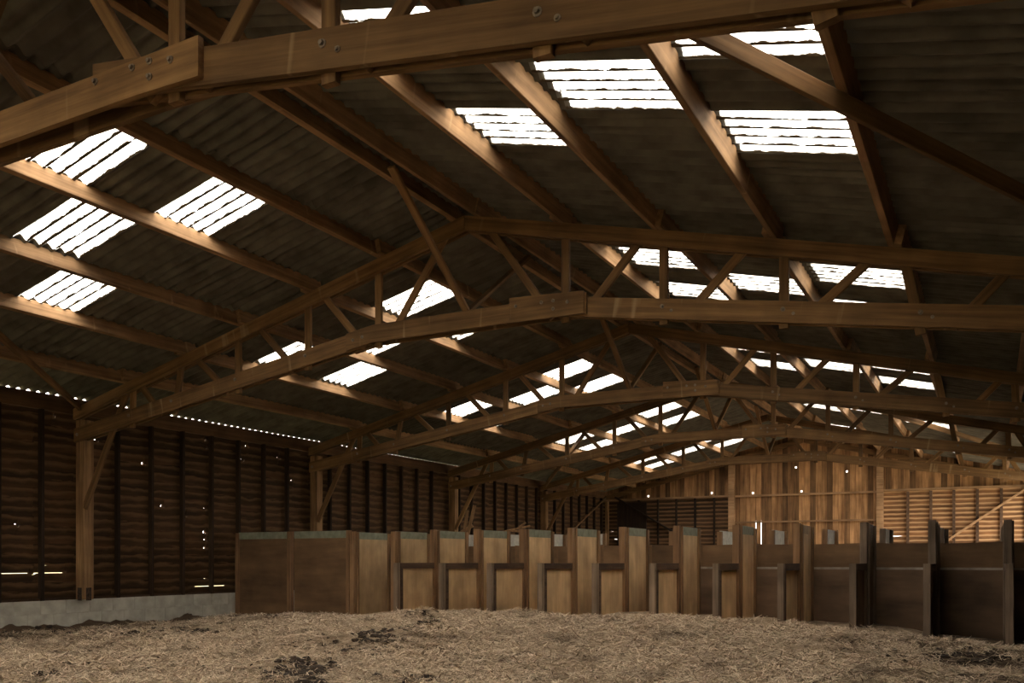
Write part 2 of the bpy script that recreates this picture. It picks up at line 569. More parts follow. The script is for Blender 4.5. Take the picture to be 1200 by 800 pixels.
def sheet_mesh(side, r, mat, name):
    """one corrugated sheet of roof row r, closed shell, at its slope position, y from 0"""
    n = 40
    o0, o1 = ROW[r] - (0.0 if r == 0 else 0.035), ROW[r + 1] + (0.0 if r == 5 else 0.13)
    vs_ = []
    for k, (o, lift) in enumerate(((o0, 0.0), (o1, 0.0076 if r < 5 else 0.0))):
        for th in (0.0, 0.007):
            for i in range(n + 1):
                y = CORR * i / n
                z = ZR - SL * o + PD / CA + AMP - 0.03 + lift + th - AMP * math.cos(2 * math.pi * y / PITCH)
                vs_.append((XR + side * o, y, z))
    m = n + 1
    fs = []
    for i in range(n):
        fs.append((i, i + 1, 2 * m + i + 1, 2 * m + i))
        fs.append((m + i, 3 * m + i, 3 * m + i + 1, m + i + 1))
        fs.append((i, m + i, m + i + 1, i + 1))
        fs.append((2 * m + i, 2 * m + i + 1, 3 * m + i + 1, 3 * m + i))
    b = MB()
    b.add(vs_, [f for k_, f in enumerate(fs) if k_ % 4 < 2])
    for k_, f in enumerate(fs):
        if k_ % 4 >= 2:
            b.add([vs_[q] for q in f], [(0, 1, 2, 3)])
    for f in ((0, 2 * m, 3 * m, m), (n, m + n, 3 * m + n, 2 * m + n)):
        b.add([vs_[q] for q in f], [(0, 1, 2, 3)])
    me_ = b.mesh(name, mat)
    me_.polygons.foreach_set('use_smooth', [k_ < 2 * n for k_ in range(len(me_.polygons))])
    return me_


def sky_sheet_mesh(side, r):
    """a rooflight sheet: the same profile as a single skin"""
    n = 40
    o0, o1 = ROW[r] + 0.075, ROW[r + 1] + 0.02
    vs_ = []
    for o in (o0, o1):
        for i in range(n + 1):
            y = CORR * i / n
            vs_.append((XR + side * o, y, ZR - SL * o + PD / CA + AMP - 0.026 - AMP * math.cos(2 * math.pi * y / PITCH)))
    m = n + 1
    b = MB()
    b.add(vs_, [(i, i + 1, m + i + 1, m + i) for i in range(n)])
    me_ = b.mesh('skylight_sheet', M['sky'])
    me_.polygons.foreach_set('use_smooth', [True] * len(me_.polygons))
    return me_


roofs = {}
for side, nm, lab in ((-1, 'ceiling_left', 'left slope of the corrugated barn roof with timber purlins'),
                      (1, 'ceiling_right', 'dark right slope of the corrugated barn roof with timber purlins')):
    root = empty(nm)
    tag(root, lab, 'roof', kind='structure')
    roofs[side] = root
    for r in range(6):
        sm = sheet_mesh(side, r, M['asbestos'], 'roof_sheet')
        km = sky_sheet_mesh(side, r) if r in (1, 2, 3) else None
        for c in range(NCOL):
            y = COL0 + c * CORR
            k = int(round((y - (T[0] + 0.62)) / CORR)) % 7
            lit = (r in (1, 3) and k in (1, 3)) or (r == 2 and k == 2)
            o = link('skylight_sheet' if lit else 'roof_sheet', km if lit else sm, root)
            o.location = (0, y, 0)
            if lit:
                o['label'] = 'bright translucent skylight sheet'
    # purlins: one timber per bay, lapped side by side over the trusses
    for p, off in enumerate(PUR):
        for kb in range(7):
            ya, yb = Y0 + kb * BAY, Y0 + (kb + 1) * BAY
            sh = 0.036 * (1 if (kb + p) % 2 else -1)
            oo = off + (sh if p else 0.02 * (1 if kb % 2 else 0) + 0.04)
            x = XR + side * oo
            zc = roof_z(oo) + PD / 2 / CA + 0.002
            nrm = Vector((side * SA, 0, CA))
            MB().beam((x, max(ya - 0.16, Y0 + 0.03), zc), (x, min(yb + 0.16, YE - 0.06), zc), 0.072, PD, up=nrm).build('purlin', M['purlin'], root)
    # wind brace under the purlins, from the second truss foot up to the nearest truss
    for kb in (0, 3):
        o0, o1 = 7.55, 3.45
        beam_obj('wind_brace', (XR + side * o0, T[kb + 1] - 0.14, roof_z(o0) - 0.07), (XR + side * o1, T[kb] + 0.14, roof_z(o1) - 0.07), 0.05, 0.12,
                 Vector((side * SA, 0, CA)), M['truss_z'], root)
rc = MB()
rc.prism([(XR - 0.34, Y0, ZR + 0.20), (XR, Y0, ZR + 0.285), (XR + 0.34, Y0, ZR + 0.20), (XR + 0.34, Y0, ZR + 0.22), (XR, Y0, ZR + 0.31), (XR - 0.34, Y0, ZR + 0.22)],
         [(XR - 0.34, YE, ZR + 0.20), (XR, YE, ZR + 0.285), (XR + 0.34, YE, ZR + 0.20), (XR + 0.34, YE, ZR + 0.22), (XR, YE, ZR + 0.31), (XR - 0.34, YE, ZR + 0.22)])
for i in range(len(rc.v)):
    rc.v[i] = (rc.v[i][0], rc.v[i][1], rc.v[i][2] + 0.03)
rc.build('ridge_cap', M['asbestos'], roofs[-1])

# ------------------------------------------------------------------ trusses
BC_Z, BC_K, BC_H = 4.126, 1.445, 0.235        # lower edge of the raised middle, its half length, plank depth
BC_S = (BC_Z - 3.14) / (HALF - BC_K)          # fall of the outer lengths


def chord_low(o):
    return BC_Z - BC_S * max(0.0, abs(o) - BC_K)


VERT = [(1.42, 1.42), (2.68, 2.68), (4.05, 4.05), (5.25, 5.42), (6.38, 6.41)]           # (top, foot)
DIAG = [(0.30, 1.24), (2.42, 1.66), (3.66, 2.92), (4.98, 4.25), (6.24, 5.72)]           # (top, foot)


def bolt(parent, x, y, z, s=1.0):
    b = MB()
    a = 0.024 * s
    w = [(x + a * math.cos(t), z + a * math.sin(t)) for t in [math.pi / 5 * i for i in range(10)]]
    b.prism([(p, y - 0.006, q) for p, q in w], [(p, y + 0.002, q) for p, q in w])
    c = [(x + 0.014 * s * math.cos(t), z + 0.014 * s * math.sin(t)) for t in [math.pi / 3 * i for i in range(6)]]
    b.prism([(p, y - 0.022 * s, q) for p, q in c], [(p, y - 0.004, q) for p, q in c])
    b.build('bolt', M['bolt'], parent)


def truss(idx, y, label):
    root = empty('roof_truss', (XW, y, 3.1))
    tag(root, label, 'truss', 'timber roof trusses')
    G, P = 0.028, 0.046                       # half gap for the webs, plank thickness
    jit = lambda s: random.uniform(-s, s)
    for sgn in (-1, 1):                       # sgn: near and far plank of every pair
        def lay(a, b_):
            return (y - b_, y - a) if sgn < 0 else (y + a, y + b_)
        y0, y1 = lay(G, G + P)
        # top chord
        for side in (-1, 1):
            pts = [(XR + side * 0.004, ZR - 0.012), (XR + side * HALF, roof_z(HALF) - 0.008), (XR + side * HALF, roof_z(HALF) - 0.19), (XR + side * 0.004, ZR - 0.2)]
            plank_obj('top_chord', pts, y0, y1, -side * SL, M['truss_x'], root)
        # bottom chord: two falling lengths and the level middle lapped outside them
        for side in (-1, 1):
            o0 = 0.70 if (side > 0 and idx == 0) else (1.46 if side < 0 else (0.72 if idx == 0 else 1.30))
            oo1 = HALF - (0.02 if sgn < 0 else 0.22)
            zz0 = BC_Z + BC_S * (BC_K - o0) if o0 < BC_K else chord_low(o0)
            if idx == 0 and side > 0:
                zz0 = BC_Z + BC_S * (BC_K - o0)
            pts = [(XR + side * o0, zz0), (XR + side * oo1, chord_low(oo1)), (XR + side * oo1, chord_low(oo1) + BC_H), (XR + side * o0, zz0 + BC_H)]
            plank_obj('bottom_chord', pts, y0, y1, -side * BC_S, M['truss_x'], root)
        ym0, ym1 = lay(G + P + 0.001, G + 2 * P)
        oa, ob = -1.9, 1.74
        pts = [(XR + oa, chord_low(oa)), (XR - BC_K, BC_Z), (XR + 1.2, BC_Z + 0.004), (XR + ob, BC_Z - 0.012), (XR + ob, BC_Z + BC_H + 0.004), (XR + 1.2, BC_Z + BC_H), (XR - BC_K, BC_Z + BC_H), (XR + oa, chord_low(oa) + BC_H)]
        MB().plank_xz(pts, ym0, ym1).build('bottom_chord', M['truss_x'], root)
        if idx > 0 and sgn < 0:
            ys0, ys1 = lay(G + 2 * P + 0.001, G + 2 * P + 0.02)
            MB().plank_xz([(XR + 0.70, BC_Z - 0.01), (XR + 1.72, BC_Z - 0.015), (XR + 1.72, BC_Z + BC_H + 0.02), (XR + 0.70, BC_Z + BC_H + 0.07)], ys0, ys1).build('splice_board', M['truss_x'], root)
    # webs in the gap between the planks
    for side in (-1, 1):
        for ot, of in VERT:
            zt, zb = roof_z(ot) - 0.03, chord_low(of) - 0.055 + jit(0.012)
            beam_obj('web_post', (XR + side * of, y, zb), (XR + side * ot, y, zt), 0.105, 2 * G - 0.004, up=(0, 1, 0), mat=M['truss_z'], parent=root)
        for ot, of in DIAG:
            zt, zb = roof_z(ot) - 0.09, chord_low(of) + 0.02 + jit(0.01)
            dy = 0.0
            beam_obj('web_diagonal', (XR + side * of, y + dy, zb), (XR + side * ot, y + dy, zt), 0.098, 2 * G - 0.008, up=(0, 1, 0), mat=M['truss_z'], parent=root)
        # knee brace from the wall post
        beam_obj('knee_brace', (XR + side * 7.60, y, 2.02), (XR + side * 6.48, y, roof_z(6.48) - 0.05), 0.11, 2 * G - 0.004, up=(0, 1, 0), mat=M['truss_z'], parent=root)
    # ridge braces fanning out along the building
    for s in (-1, 1):
        if y + s * 1.75 > YE - 0.3:
            continue
        beam_obj('ridge_brace', (XR + 0.0, y + s * 0.02, BC_Z + BC_H + 0.03), (XR + 0.02, y + s * 1.72, ZR - 0.02), 0.045, 0.095, up=(1, 0, 0), mat=M['truss_z'], parent=root)
    # bolts on the near face
    yf = y - G - P
    ym = y - G - 2 * P
    ysb = y - G - 2 * P - 0.02
    mid = [(1.15, 4.315), (1.31, 4.315), (1.31, 4.215), (1.50, 4.275), (0.79, 4.315)]
    for bx, bz in mid:
        bolt(root, XR + bx, ym if idx == 0 else ysb, bz)
    for side in (-1, 1):
        for ot, of in VERT[1:]:
            bolt(root, XR + side * of, yf, chord_low(of) + BC_H * 0.62, 1.1)
            if side > 0 or idx == 0:
                bolt(root, XR + side * of + 0.11, yf, chord_low(of) + BC_H * 0.36, 0.8)
        for oo in (1.62, 1.78):
            if side < 0:
                bolt(root, XR - oo, ym, chord_low(oo) + BC_H / 2)
    for side in (-1, 1):
        bolt(root, XR + side * 7.70, yf, chord_low(7.7) + BC_H / 2, 1.2)
    return root


TL = ['nearest timber roof truss, its bolted bottom chord crossing the top of the picture',
      'second timber roof truss from the camera, resting on the tall post by the concrete plinth',
      'third timber roof truss from the camera, just beyond the plywood stalls',
      'fourth timber roof truss from the camera',
      'farthest timber roof truss, just before the boarded gable wall']
for i, y in enumerate(T):
    truss(i, y, TL[i])

# ------------------------------------------------------------------ wall posts
PL = ['timber wall post under the nearest truss, outside the left edge of the view',
      'pale timber wall post with iron foot bracket, standing on the concrete plinth',
      'timber wall post under the third truss, behind the brown enclosure panels',
      'timber wall post under the fourth truss, in the shade of the left wall',
      'timber wall post under the farthest truss, at the far end of the left wall']
for i, y in enumerate(T):
    if i == 0:
        continue
    root = empty('wall_post', (XW + 0.105, y, 0.46))
    tag(root, PL[i], 'post', 'posts along the left wall')
    zt = roof_z(HALF) - 0.2
    MB().box(XW + 0.002, XW + 0.212, y - 0.026, y + 0.17, 0.46, zt, 0.006).build('post', M['post'], root)
    MB().box(XW + 0.212, XW + 0.219, y + 0.02, y + 0.12, 0.44, 0.66).build('foot_bracket', M['iron'], root)
    MB().box(XW + 0.06, XW + 0.16, y - 0.033, y - 0.026, 0.44, 0.66).build('foot_bracket', M['iron'], root)

# ------------------------------------------------------------------ left wall
wl = empty('wall_left')
tag(wl, 'left barn wall of dark waney weatherboards over a concrete plinth', 'wall', kind='structure')
ZC = 0.457
# plinth of concrete blocks, two courses
BX0, BX1 = XW - 0.12, XW + 0.02
bl = 0.46
core = MB().box(BX0 + 0.02, BX1 - 0.005, 4.0, 16.0, -0.3, ZC - 0.006)
core.build('mortar_core', M['mortar'], wl)
for cI, (z0, z1) in enumerate(((-0.215, 0.0), (0.012, 0.225), (0.237, ZC))):
    y = 6.2 - (0.23 if cI % 2 else 0)
    while y < 14.2:
        MB().box(BX0, BX1 + random.uniform(-0.002, 0.003), y + 0.004, y + bl - 0.004, z0, z1, 0.003).build('concrete_block', M['block'], wl)
        y += bl
MB().box(BX0, BX1, 14.4, YE, -0.3, ZC).build('plinth', M['block'], wl)
MB().box(BX0, BX1, Y0, 6.0, -0.3, ZC).build('plinth', M['block'], wl)
# weatherboards
NB = 22
HB = (3.86 - ZC) / NB
holes = [(10.55, 3.3), (10.87, 3.46), (11.55, 2.88), (11.98, 2.09), (12.54, 2.0), (13.01, 3.58), (13.31, 3.7), (13.42, 3.64), (14.06, 3.22), (9.72, 3.5),
         (9.08, 1.66), (9.54, 1.02), (15.15, 3.34), (14.19, 3.48), (15.6, 2.9), (13.04, 3.4), (13.04, 2.2), (13.03, 1.75), (13.05, 1.6), (13.04, 1.45),
         (16.9, 3.3), (17.6, 3.0), (18.4, 3.35), (20.2, 3.1)]
slits = [(8.2, 9.30, 0.96), (9.40, 9.93, 0.94), (12.98, 13.08, 0.8), (12.75, 13.6, 0.50)]
lap_holes = {}
for hy, hz in holes:
    k = int(round((hz - ZC) / HB))
    lap_holes.setdefault(k, []).append((hy - 0.017, hy + 0.017))
for a, c, hz in slits:
    k = int(round((hz - ZC) / HB))
    lap_holes.setdefault(max(k, 1), []).append((a, c))


def board_left(i, ya, yb):
    """one waney-edged board; its top edge laps behind the board above"""
    zt, zb = ZC + (i + 1) * HB, ZC + i * HB - 0.036
    th = random.uniform(0, 6.28)
    f1, f2 = random.uniform(2.0, 4.5), random.uniform(5, 9)
    ph1, ph2 = random.uniform(0, 6), random.uniform(0, 6)
    tb, bb = random.uniform(0.008, 0.026), random.uniform(0.003, 0.01)
    yy = set(np.round(np.arange(ya, yb, 0.16), 4)) | {ya, yb}
    hs = []
    for key, isup in ((i + 1, False), (i, True)):
        for a, c in lap_holes.get(key, []):
            if c > ya + 0.1 and a < yb - 0.1:
                hs.append((a, c, isup))
                for q in (a - 0.012, a, c, c + 0.012):
                    if ya < q < yb:
                        yy.add(round(q, 4))
    yy = sorted(yy)
    rings = []
    lean = random.uniform(-0.004, 0.004)
    for y in yy:
        t = zt + tb * math.sin(f1 * y + ph1) + 0.4 * tb * math.sin(f2 * y + ph2)
        b_ = zb + bb * math.sin(f2 * y + ph1)
        for a, c, isup in hs:
            if a - 1e-6 <= y <= c + 1e-6:
                if isup:
                    b_ = zb + (0.064 if c - a < 0.06 else 0.036)
                else:
                    t = zt - (0.034 if c - a < 0.06 else 0.008)
        rings.append([(XW - 0.056 + lean, y, t), (XW - 0.128 + lean, y, b_), (XW - 0.152 + lean, y, b_), (XW - 0.086 + lean, y, t)])
    n = len(rings)
    vs_ = [p for r in rings for p in r]
    fs = []
    for k in range(n - 1):
        for j in range(4):
            fs.append((4 * k + j, 4 * k + (j + 1) % 4, 4 * k + 4 + (j + 1) % 4, 4 * k + 4 + j))
    fs += [(3, 2, 1, 0), (4 * n - 4, 4 * n - 3, 4 * n - 2, 4 * n - 1)]
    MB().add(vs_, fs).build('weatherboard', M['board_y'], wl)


for i in range(NB):
    edges = [T[0] - 0.02] + [T[k] + random.choice((-0.74, 0.0, 0.74)) for k in range(1, 5)] + [YE + 0.05]
    for k in range(5):
        board_left(i, edges[k] + 0.002, edges[k + 1] - 0.002)
MB().box(XW - 0.10, XW - 0.06, Y0, T[0], ZC, 3.9).build('board_sheeting', M['board_y'], wl)
# studs
y = 13.12 - 0.7345 * 8
while y < YE - 0.2:
    if min(abs(y - t) for t in T) > 0.3:
        MB().box(XW - 0.055, XW + 0.045, y - 0.026, y + 0.026, ZC, 3.63, 0.003).build('stud', M['stud'], wl)
    y += 0.7345
MB().box(XW - 0.055, XW - 0.001, T[0], YE, ZC - 0.002, ZC + 0.035).build('sill_timber', M['board_y'], wl)
# eave board: the corrugations above it let slivers of daylight in
MB().box(XW - 0.055, XW - 0.004, Y0, YE, 3.63, roof_z(HALF) + PD / CA - 0.034).build('wall_plate', M['eave'], wl)
# braces in the last bay
MB().beam((XW + 0.02, 28.6, 1.35), (XW + 0.02, YE - 0.15, 3.65), 0.05, 0.13, up=(1, 0, 0)).build('wall_brace', M['post'], wl)

# ------------------------------------------------------------------ right wall (out of frame; doorway near the far end lights the gable)
wr = empty('wall_right')
tag(wr, 'right barn wall', 'wall', kind='structure')
for y0, y1, z0, z1 in ((Y0, 24.6, -0.3, 3.98), (24.6, 33.8, 3.7, 3.98), (33.8, YE, -0.3, 3.98)):
    MB().box(XE + 0.02, XE + 0.08, y0, y1, z0, z1).build('wall_boarding', M['board_y'], wr)

# ------------------------------------------------------------------ far gable wall
we = empty('wall_back')
tag(we, 'far gable wall of upright boards above horizontal weatherboards', 'wall', kind='structure')
PX = (XR - 2.62, XR + 2.62)                   # gable posts
RZ = 3.55                                     # rail height


def gable_top(x):
    return roof_z(x - XR) + PD / CA + 0.06


gholes = [(-12.0, 3.68), (-9.55, 3.72), (-7.9, 3.66), (-6.12, 3.66), (-4.6, 4.32), (-6.25, 4.55)]
x = XW - 0.05
BW = 0.197
while x < XE + 0.05:
    xa, xb = x, min(x + BW, XE + 0.1)
    mid = PX[0] < (xa + xb) / 2 < PX[1]
    zb = -0.1 if mid else RZ - 0.06
    dep = random.choice((0.0, 0.004, 0.018, 0.024))
    xi, xo = xa + random.uniform(0.001, 0.005), xb - random.uniform(0.001, 0.005)
    ya, yb = YE + dep, YE + dep + 0.02
    if abs(xa - (-7.72)) < BW / 2 or abs(xa - (-7.5)) < BW / 2:
        xi += 0.02
    b = MB()
    hz = [h for h in gholes if xa <= h[0] < xb]
    za, zt0, zt1 = zb, gable_top(xi), gable_top(xo)
    if hz:
        hx, hzz = hz[0]
        b.box(xi, xo, ya, yb, zb, hzz - 0.03)
        b.box(xi, xa + 0.065, ya, yb, hzz - 0.03, hzz + 0.03)
        b.box(xa + 0.12, xo, ya, yb, hzz - 0.03, hzz + 0.03)
        za = hzz + 0.03
    b.prism([(xi, ya, za), (xo, ya, za), (xo, ya, zt1), (xi, ya, zt0)], [(xi, yb, za), (xo, yb, za), (xo, yb, zt1), (xi, yb, zt0)])
    b.build('upright_board', M['board_z'], we)
    c0, c1 = xa - 0.055, xa + 0.055
    if c0 < c1:
        zc0 = 2.6 if (abs(xa - (-7.72)) < BW / 2 or abs(xa - (-7.5)) < BW / 2) else zb
        MB().prism([(c0, YE + 0.046, zc0), (c1, YE + 0.046, zc0), (c1, YE + 0.046, gable_top(c1)), (c0, YE + 0.046, gable_top(c0))],
                   [(c0, YE + 0.064, zc0), (c1, YE + 0.064, zc0), (c1, YE + 0.064, gable_top(c1)), (c0, YE + 0.064, gable_top(c0))]).build('cover_board', M['board_z'], we)
    x += BW
# horizontal boards either side
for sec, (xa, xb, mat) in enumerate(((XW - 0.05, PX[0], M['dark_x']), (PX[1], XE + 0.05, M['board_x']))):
    nb = 20
    hb = (RZ - 0.45) / nb
    for i in range(nb):
        zb, zt = 0.45 + i * hb - 0.02, 0.45 + (i + 1) * hb
        n = 14
        ph, fq, a = random.uniform(0, 6), random.uniform(2, 5), random.uniform(0.006, 0.02)
        vs_ = []
        gap = 0.034 if (sec == 1 and i == 9) or (sec == 0 and i in (9, 14)) else 0.0
        for k in range(n + 1):
            xx = xa + (xb - xa) * k / n
            w = a * math.sin(fq * xx + ph)
            g2 = gap if (sec == 1 and k < 4) or (sec == 0 and 1 < k < 5) else 0
            vs_ += [(xx, YE - 0.034, zt + w - g2), (xx, YE + 0.012, zb + w * 0.5), (xx, YE + 0.036, zb + w * 0.5), (xx, YE - 0.006, zt + w - g2)]
        fs = []
        for k in range(n):
            for j in range(4):
                fs.append((4 * k + j, 4 * k + (j + 1) % 4, 4 * k + 4 + (j + 1) % 4, 4 * k + 4 + j))
        fs += [(3, 2, 1, 0), (4 * n, 4 * n + 1, 4 * n + 2, 4 * n + 3)]
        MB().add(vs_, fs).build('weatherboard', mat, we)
MB().box(XW - 0.05, XE + 0.05, YE - 0.02, YE + 0.1, -0.3, 0.45).build('plinth', M['block'], we)
# studs on the horizontal parts
for x in (-2.53, -1.80, -1.09, -0.38, 0.33, 1.05):
    MB().box(x - 0.045, x + 0.045, YE - 0.13, YE - 0.035, 0.45, RZ - 0.03).build('stud', M['dark_rail'], we)
for x in (-13.2, -12.4, -11.6, -10.85, -10.1, -9.35):
    MB().box(x - 0.03, x + 0.03, YE - 0.13, YE - 0.035, 0.45, RZ - 0.03).build('stud', M['stud'], we)
# rails and posts
MB().box(XW, PX[0] - 0.11, YE - 0.15, YE - 0.03, RZ - 0.02, RZ + 0.05).build('rail', M['rail'], we)
MB().box(PX[0] + 0.1, PX[1] - 0.1, YE - 0.09, YE - 0.002, RZ - 0.035, RZ + 0.035).build('rail', M['rail'], we)
MB().box(PX[1] + 0.1, XE, YE - 0.15, YE - 0.03, RZ, RZ + 0.07).build('rail', M['rail'], we)
MB().box(PX[0] + 0.1, PX[1] - 0.1, YE - 0.09, YE - 0.002, 2.53, 2.59).build('rail', M['rail'], we)
for px in PX:
    MB().box(px - 0.11, px + 0.11, YE - 0.22, YE - 0.01, 0.0, gable_top(px) - 0.25, 0.006).build('gable_post', M['rail'], we)
MB().box(XW - 0.16, XW - 0.03, YE - 0.04, YE + 0.1, -0.3, 3.75).build('corner_board', M['dark_x'], we)
MB().box(XW + 0.08, XW + 0.2, YE - 0.25, YE - 0.13, 0.45, 3.5, 0.004).build('corner_post', M['post'], we)
MB().beam((-13.35, YE - 0.2, 3.66), (-10.3, YE - 0.2, 1.85), 0.06, 0.16, up=(0, 1, 0)).build('gable_brace', M['stud'], we)
MB().beam((-1.35, YE - 0.24, 1.75), (1.3, YE - 0.24, 3.66), 0.06, 0.2, up=(0, 1, 0)).build('gable_brace', M['rail'], we)
MB().box(-13.28, -12.05, YE - 0.19, YE - 0.135, 0.45, 3.42).build('black_hatch', M['stud'], we)
# rafters against the gable
for side in (-1, 1):
    pts = [(XR + side * 0.02, ZR - 0.01), (XR + side * HALF, roof_z(HALF) - 0.01), (XR + side * HALF, roof_z(HALF) - 0.2), (XR + side * 0.02, ZR - 0.2)]
    MB().plank_xz(pts, YE - 0.13, YE - 0.05).build('gable_rafter', M['truss_x'], we)

# ------------------------------------------------------------------ near gable, behind the camera, with its open doorway
wf = empty('wall_front')
tag(wf, 'near gable wall behind the viewer with an open doorway', 'wall', kind='structure')
D0, D1, DZ = -9.0, -0.5, 3.5
for xa, xb, z0, fl_ in ((XW - 0.05, D0, -0.3, 0), (D1, XE + 0.1, -0.3, 0), (D0, D1, DZ, 0)):
    b = MB()
    n = 8
    for k in range(n):
        u0, u1 = xa + (xb - xa) * k / n, xa + (xb - xa) * (k + 1) / n
        b.prism([(u0, Y0 - 0.05, z0), (u1, Y0 - 0.05, z0), (u1, Y0 - 0.05, gable_top(u1)), (u0, Y0 - 0.05, gable_top(u0))],
                [(u0, Y0, z0), (u1, Y0, z0), (u1, Y0, gable_top(u1)), (u0, Y0, gable_top(u0))])
    b.build('wall_boarding', M['board_z'], wf)

# ------------------------------------------------------------------ stalls
SY, LY, BY = 13.75, 12.60, 14.88              # tall post, low post, back post
PITCH_S = 0.915
SX = [-9.81, -8.94, -8.02, -7.11, -6.20, -5.28, -4.37, -3.43, -2.53, -1.60, -0.71, 0.21, 1.12]
HT = 1.675
FLZ = -0.12


def partition(x, kind, label, group, mirror=False, green=True, low=True):
    yo = (lambda yy: 31.18 - yy) if mirror else (lambda yy: yy)
    root = empty('stall_partition', (x, yo(SY), FLZ))
    tag(root, label, 'partition', group)

    pm = M['shade_post'] if x > -1.9 else M['red_post']
    lm = M['shade_post'] if x > -1.9 else M['grey_post']

    def bx(x0, x1, ya, yb, z0, z1, ch=0.004):
        a, c = sorted((yo(ya), yo(yb)))
        return MB().box(x + x0, x + x1, a, c, z0, z1, ch)
    j = random.uniform(-0.012, 0.012)
    bx(-0.05, 0.05, SY - 0.05, SY + 0.05, FLZ, HT + j).build('tall_post', pm, root)
    bx(-0.02, 0.075, SY + 0.055, SY + 0.10, FLZ, HT - 0.01).build('tall_post_batten', pm, root)
    bx(-0.045, 0.045, BY - 0.045, BY + 0.045, FLZ, HT - 0.015 + j).build('back_post', pm, root)
    bx(-0.018, 0.012, SY + 0.05, BY - 0.045, FLZ, HT - 0.14, 0).build('tall_panel', M[kind], root)
    bx(-0.018, 0.014, SY + 0.05, BY - 0.045, HT - 0.139, HT - 0.005, 0).build('painted_top_strip', M['green' if green else kind], root)
    if low:
        bx(-0.043, 0.043, LY - 0.043, LY + 0.043, FLZ, 1.085).build('low_post', lm, root)
        bx(-0.045, 0.05, LY + 0.05, SY - 0.05, 0.985, 1.082).build('low_rail', M['dark_rail'], root)
        bx(0.0, 0.045, LY + 0.05, LY + 0.13, FLZ, 0.985).build('low_batten', M['dark_rail'], root)
        bx(-0.015, 0.012, LY + 0.05, SY - 0.05, FLZ, 0.985, 0).build('low_panel', M[kind], root)
    return root


ORD = ['first', 'second', 'third', 'fourth', 'fifth', 'sixth', 'seventh', 'eighth', 'ninth', 'tenth', 'eleventh', 'twelfth', 'thirteenth']
partition(-10.77, 'ply', 'pale plywood partition at the corner of the brown enclosure, without a low front part', 'front stall partitions', low=False)
partition(SX[0], 'ply', 'tall plywood stall partition, first right of the enclosure corner, without a low front part', 'front stall partitions', low=False)
for i, x in enumerate(SX[1:]):
    k = 'ply' if x < -2.0 else 'ply_grey'  # right-hand panels take the darker board to imitate dimmer light there
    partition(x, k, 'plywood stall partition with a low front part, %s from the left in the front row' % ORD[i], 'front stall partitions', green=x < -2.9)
for i, x in enumerate(SX[:-1]):
    partition(x, 'pale', 'pale partition of the rear stall row, %s from the left, peeping over the manger boards' % ORD[i], 'rear stall partitions', mirror=True, green=False)

# mangers between the partitions
mx = [-10.77] + SX
for i in range(len(mx) - 1):
    xa, xb = mx[i] + 0.02, mx[i + 1] - 0.02
    root = empty('manger', ((xa + xb) / 2, BY + 0.1, FLZ))
    tag(root, 'brown board manger across the back of a stall, %s from the left' % ORD[i], 'manger', 'mangers at the back of the front stalls')
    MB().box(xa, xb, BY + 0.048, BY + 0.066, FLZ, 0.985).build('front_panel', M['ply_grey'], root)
    MB().box(xa, xb, BY + 0.025 + 0.022, BY + 0.11, 0.985, 1.02, 0.004).build('ledge', M['ledge'], root)
    j = random.uniform(-0.012, 0.012)
    MB().prism([(xa - 0.019, BY + 0.30, 0.0), (xb + 0.019, BY + 0.30, 0.0), (xb + 0.019, BY + 0.30, 1.40 + j), ((xa * 2 + xb) / 3, BY + 0.30, 1.39), (xa - 0.019, BY + 0.30, 1.40 - j)],
               [(xa - 0.019, BY + 0.318, 0.0), (xb + 0.019, BY + 0.318, 0.0), (xb + 0.019, BY + 0.318, 1.40 + j), ((xa * 2 + xb) / 3, BY + 0.318, 1.39), (xa - 0.019, BY + 0.318, 1.40 - j)]).build('back_panel', M['ply_dark'], root)
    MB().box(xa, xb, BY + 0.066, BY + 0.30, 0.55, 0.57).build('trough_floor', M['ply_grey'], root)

# enclosure in the corner by the left wall
en = empty('stall_enclosure', (-12.3, SY, FLZ))
tag(en, 'brown boarded enclosure front with two wide panels against the left wall', 'enclosure')
for xa, xb in ((XW + 0.07, -12.39), (-12.29, -10.86)):
    MB().box(xa + 0.06, xb - 0.01, SY - 0.012, SY + 0.012, FLZ, 1.56).build('panel', M['ply_dark'], en)
    MB().box(xa + 0.06, xb - 0.01, SY - 0.014, SY + 0.012, 1.561, 1.70).build('painted_top_strip', M['green'], en)
MB().box(XW + 0.07, XW + 0.145, SY - 0.06, SY + 0.04, FLZ, 1.69, 0.004).build('post', M['red_post'], en)
MB().box(-12.39, -12.29, SY - 0.05, SY + 0.05, FLZ, 1.70, 0.004).build('post', M['red_post'], en)
MB().box(-10.90, -10.835, SY - 0.06, SY + 0.04, FLZ, 1.705, 0.004).build('post', M['red_post'], en)

# timbers lying behind the stalls
fr = empty('broken_timber_frame', (-10.7, 17.6, 0))
tag(fr, 'broken timber frame leaning upright behind the stalls, in front of the left wall', 'timber')
for p0, p1 in (((-10.62, 17.0, 0.05), (-10.1, 17.2, 2.35)), ((-10.55, 17.1, 0.05), (-10.35, 17.3, 2.25)), ((-10.47, 17.08, 1.7), (-10.15, 17.2, 1.9))):
    MB().beam(p0, p1, 0.05, 0.07).build('timber', M['post'], fr)
br = empty('dry_branch', (-8.6, 16.1, 1.6))
tag(br, 'dry branch lying across the tops of the rear stall partitions', 'branch')
for p0, p1 in (((-9.0, 16.32, 1.70), (-8.3, 16.36, 1.83)), ((-8.75, 16.33, 1.74), (-8.25, 16.30, 1.69)), ((-8.6, 16.34, 1.76), (-8.4, 16.36, 1.9))):
    MB().beam(p0, p1, 0.04, 0.04, ch=0.012).build('twig', M['post'], br)

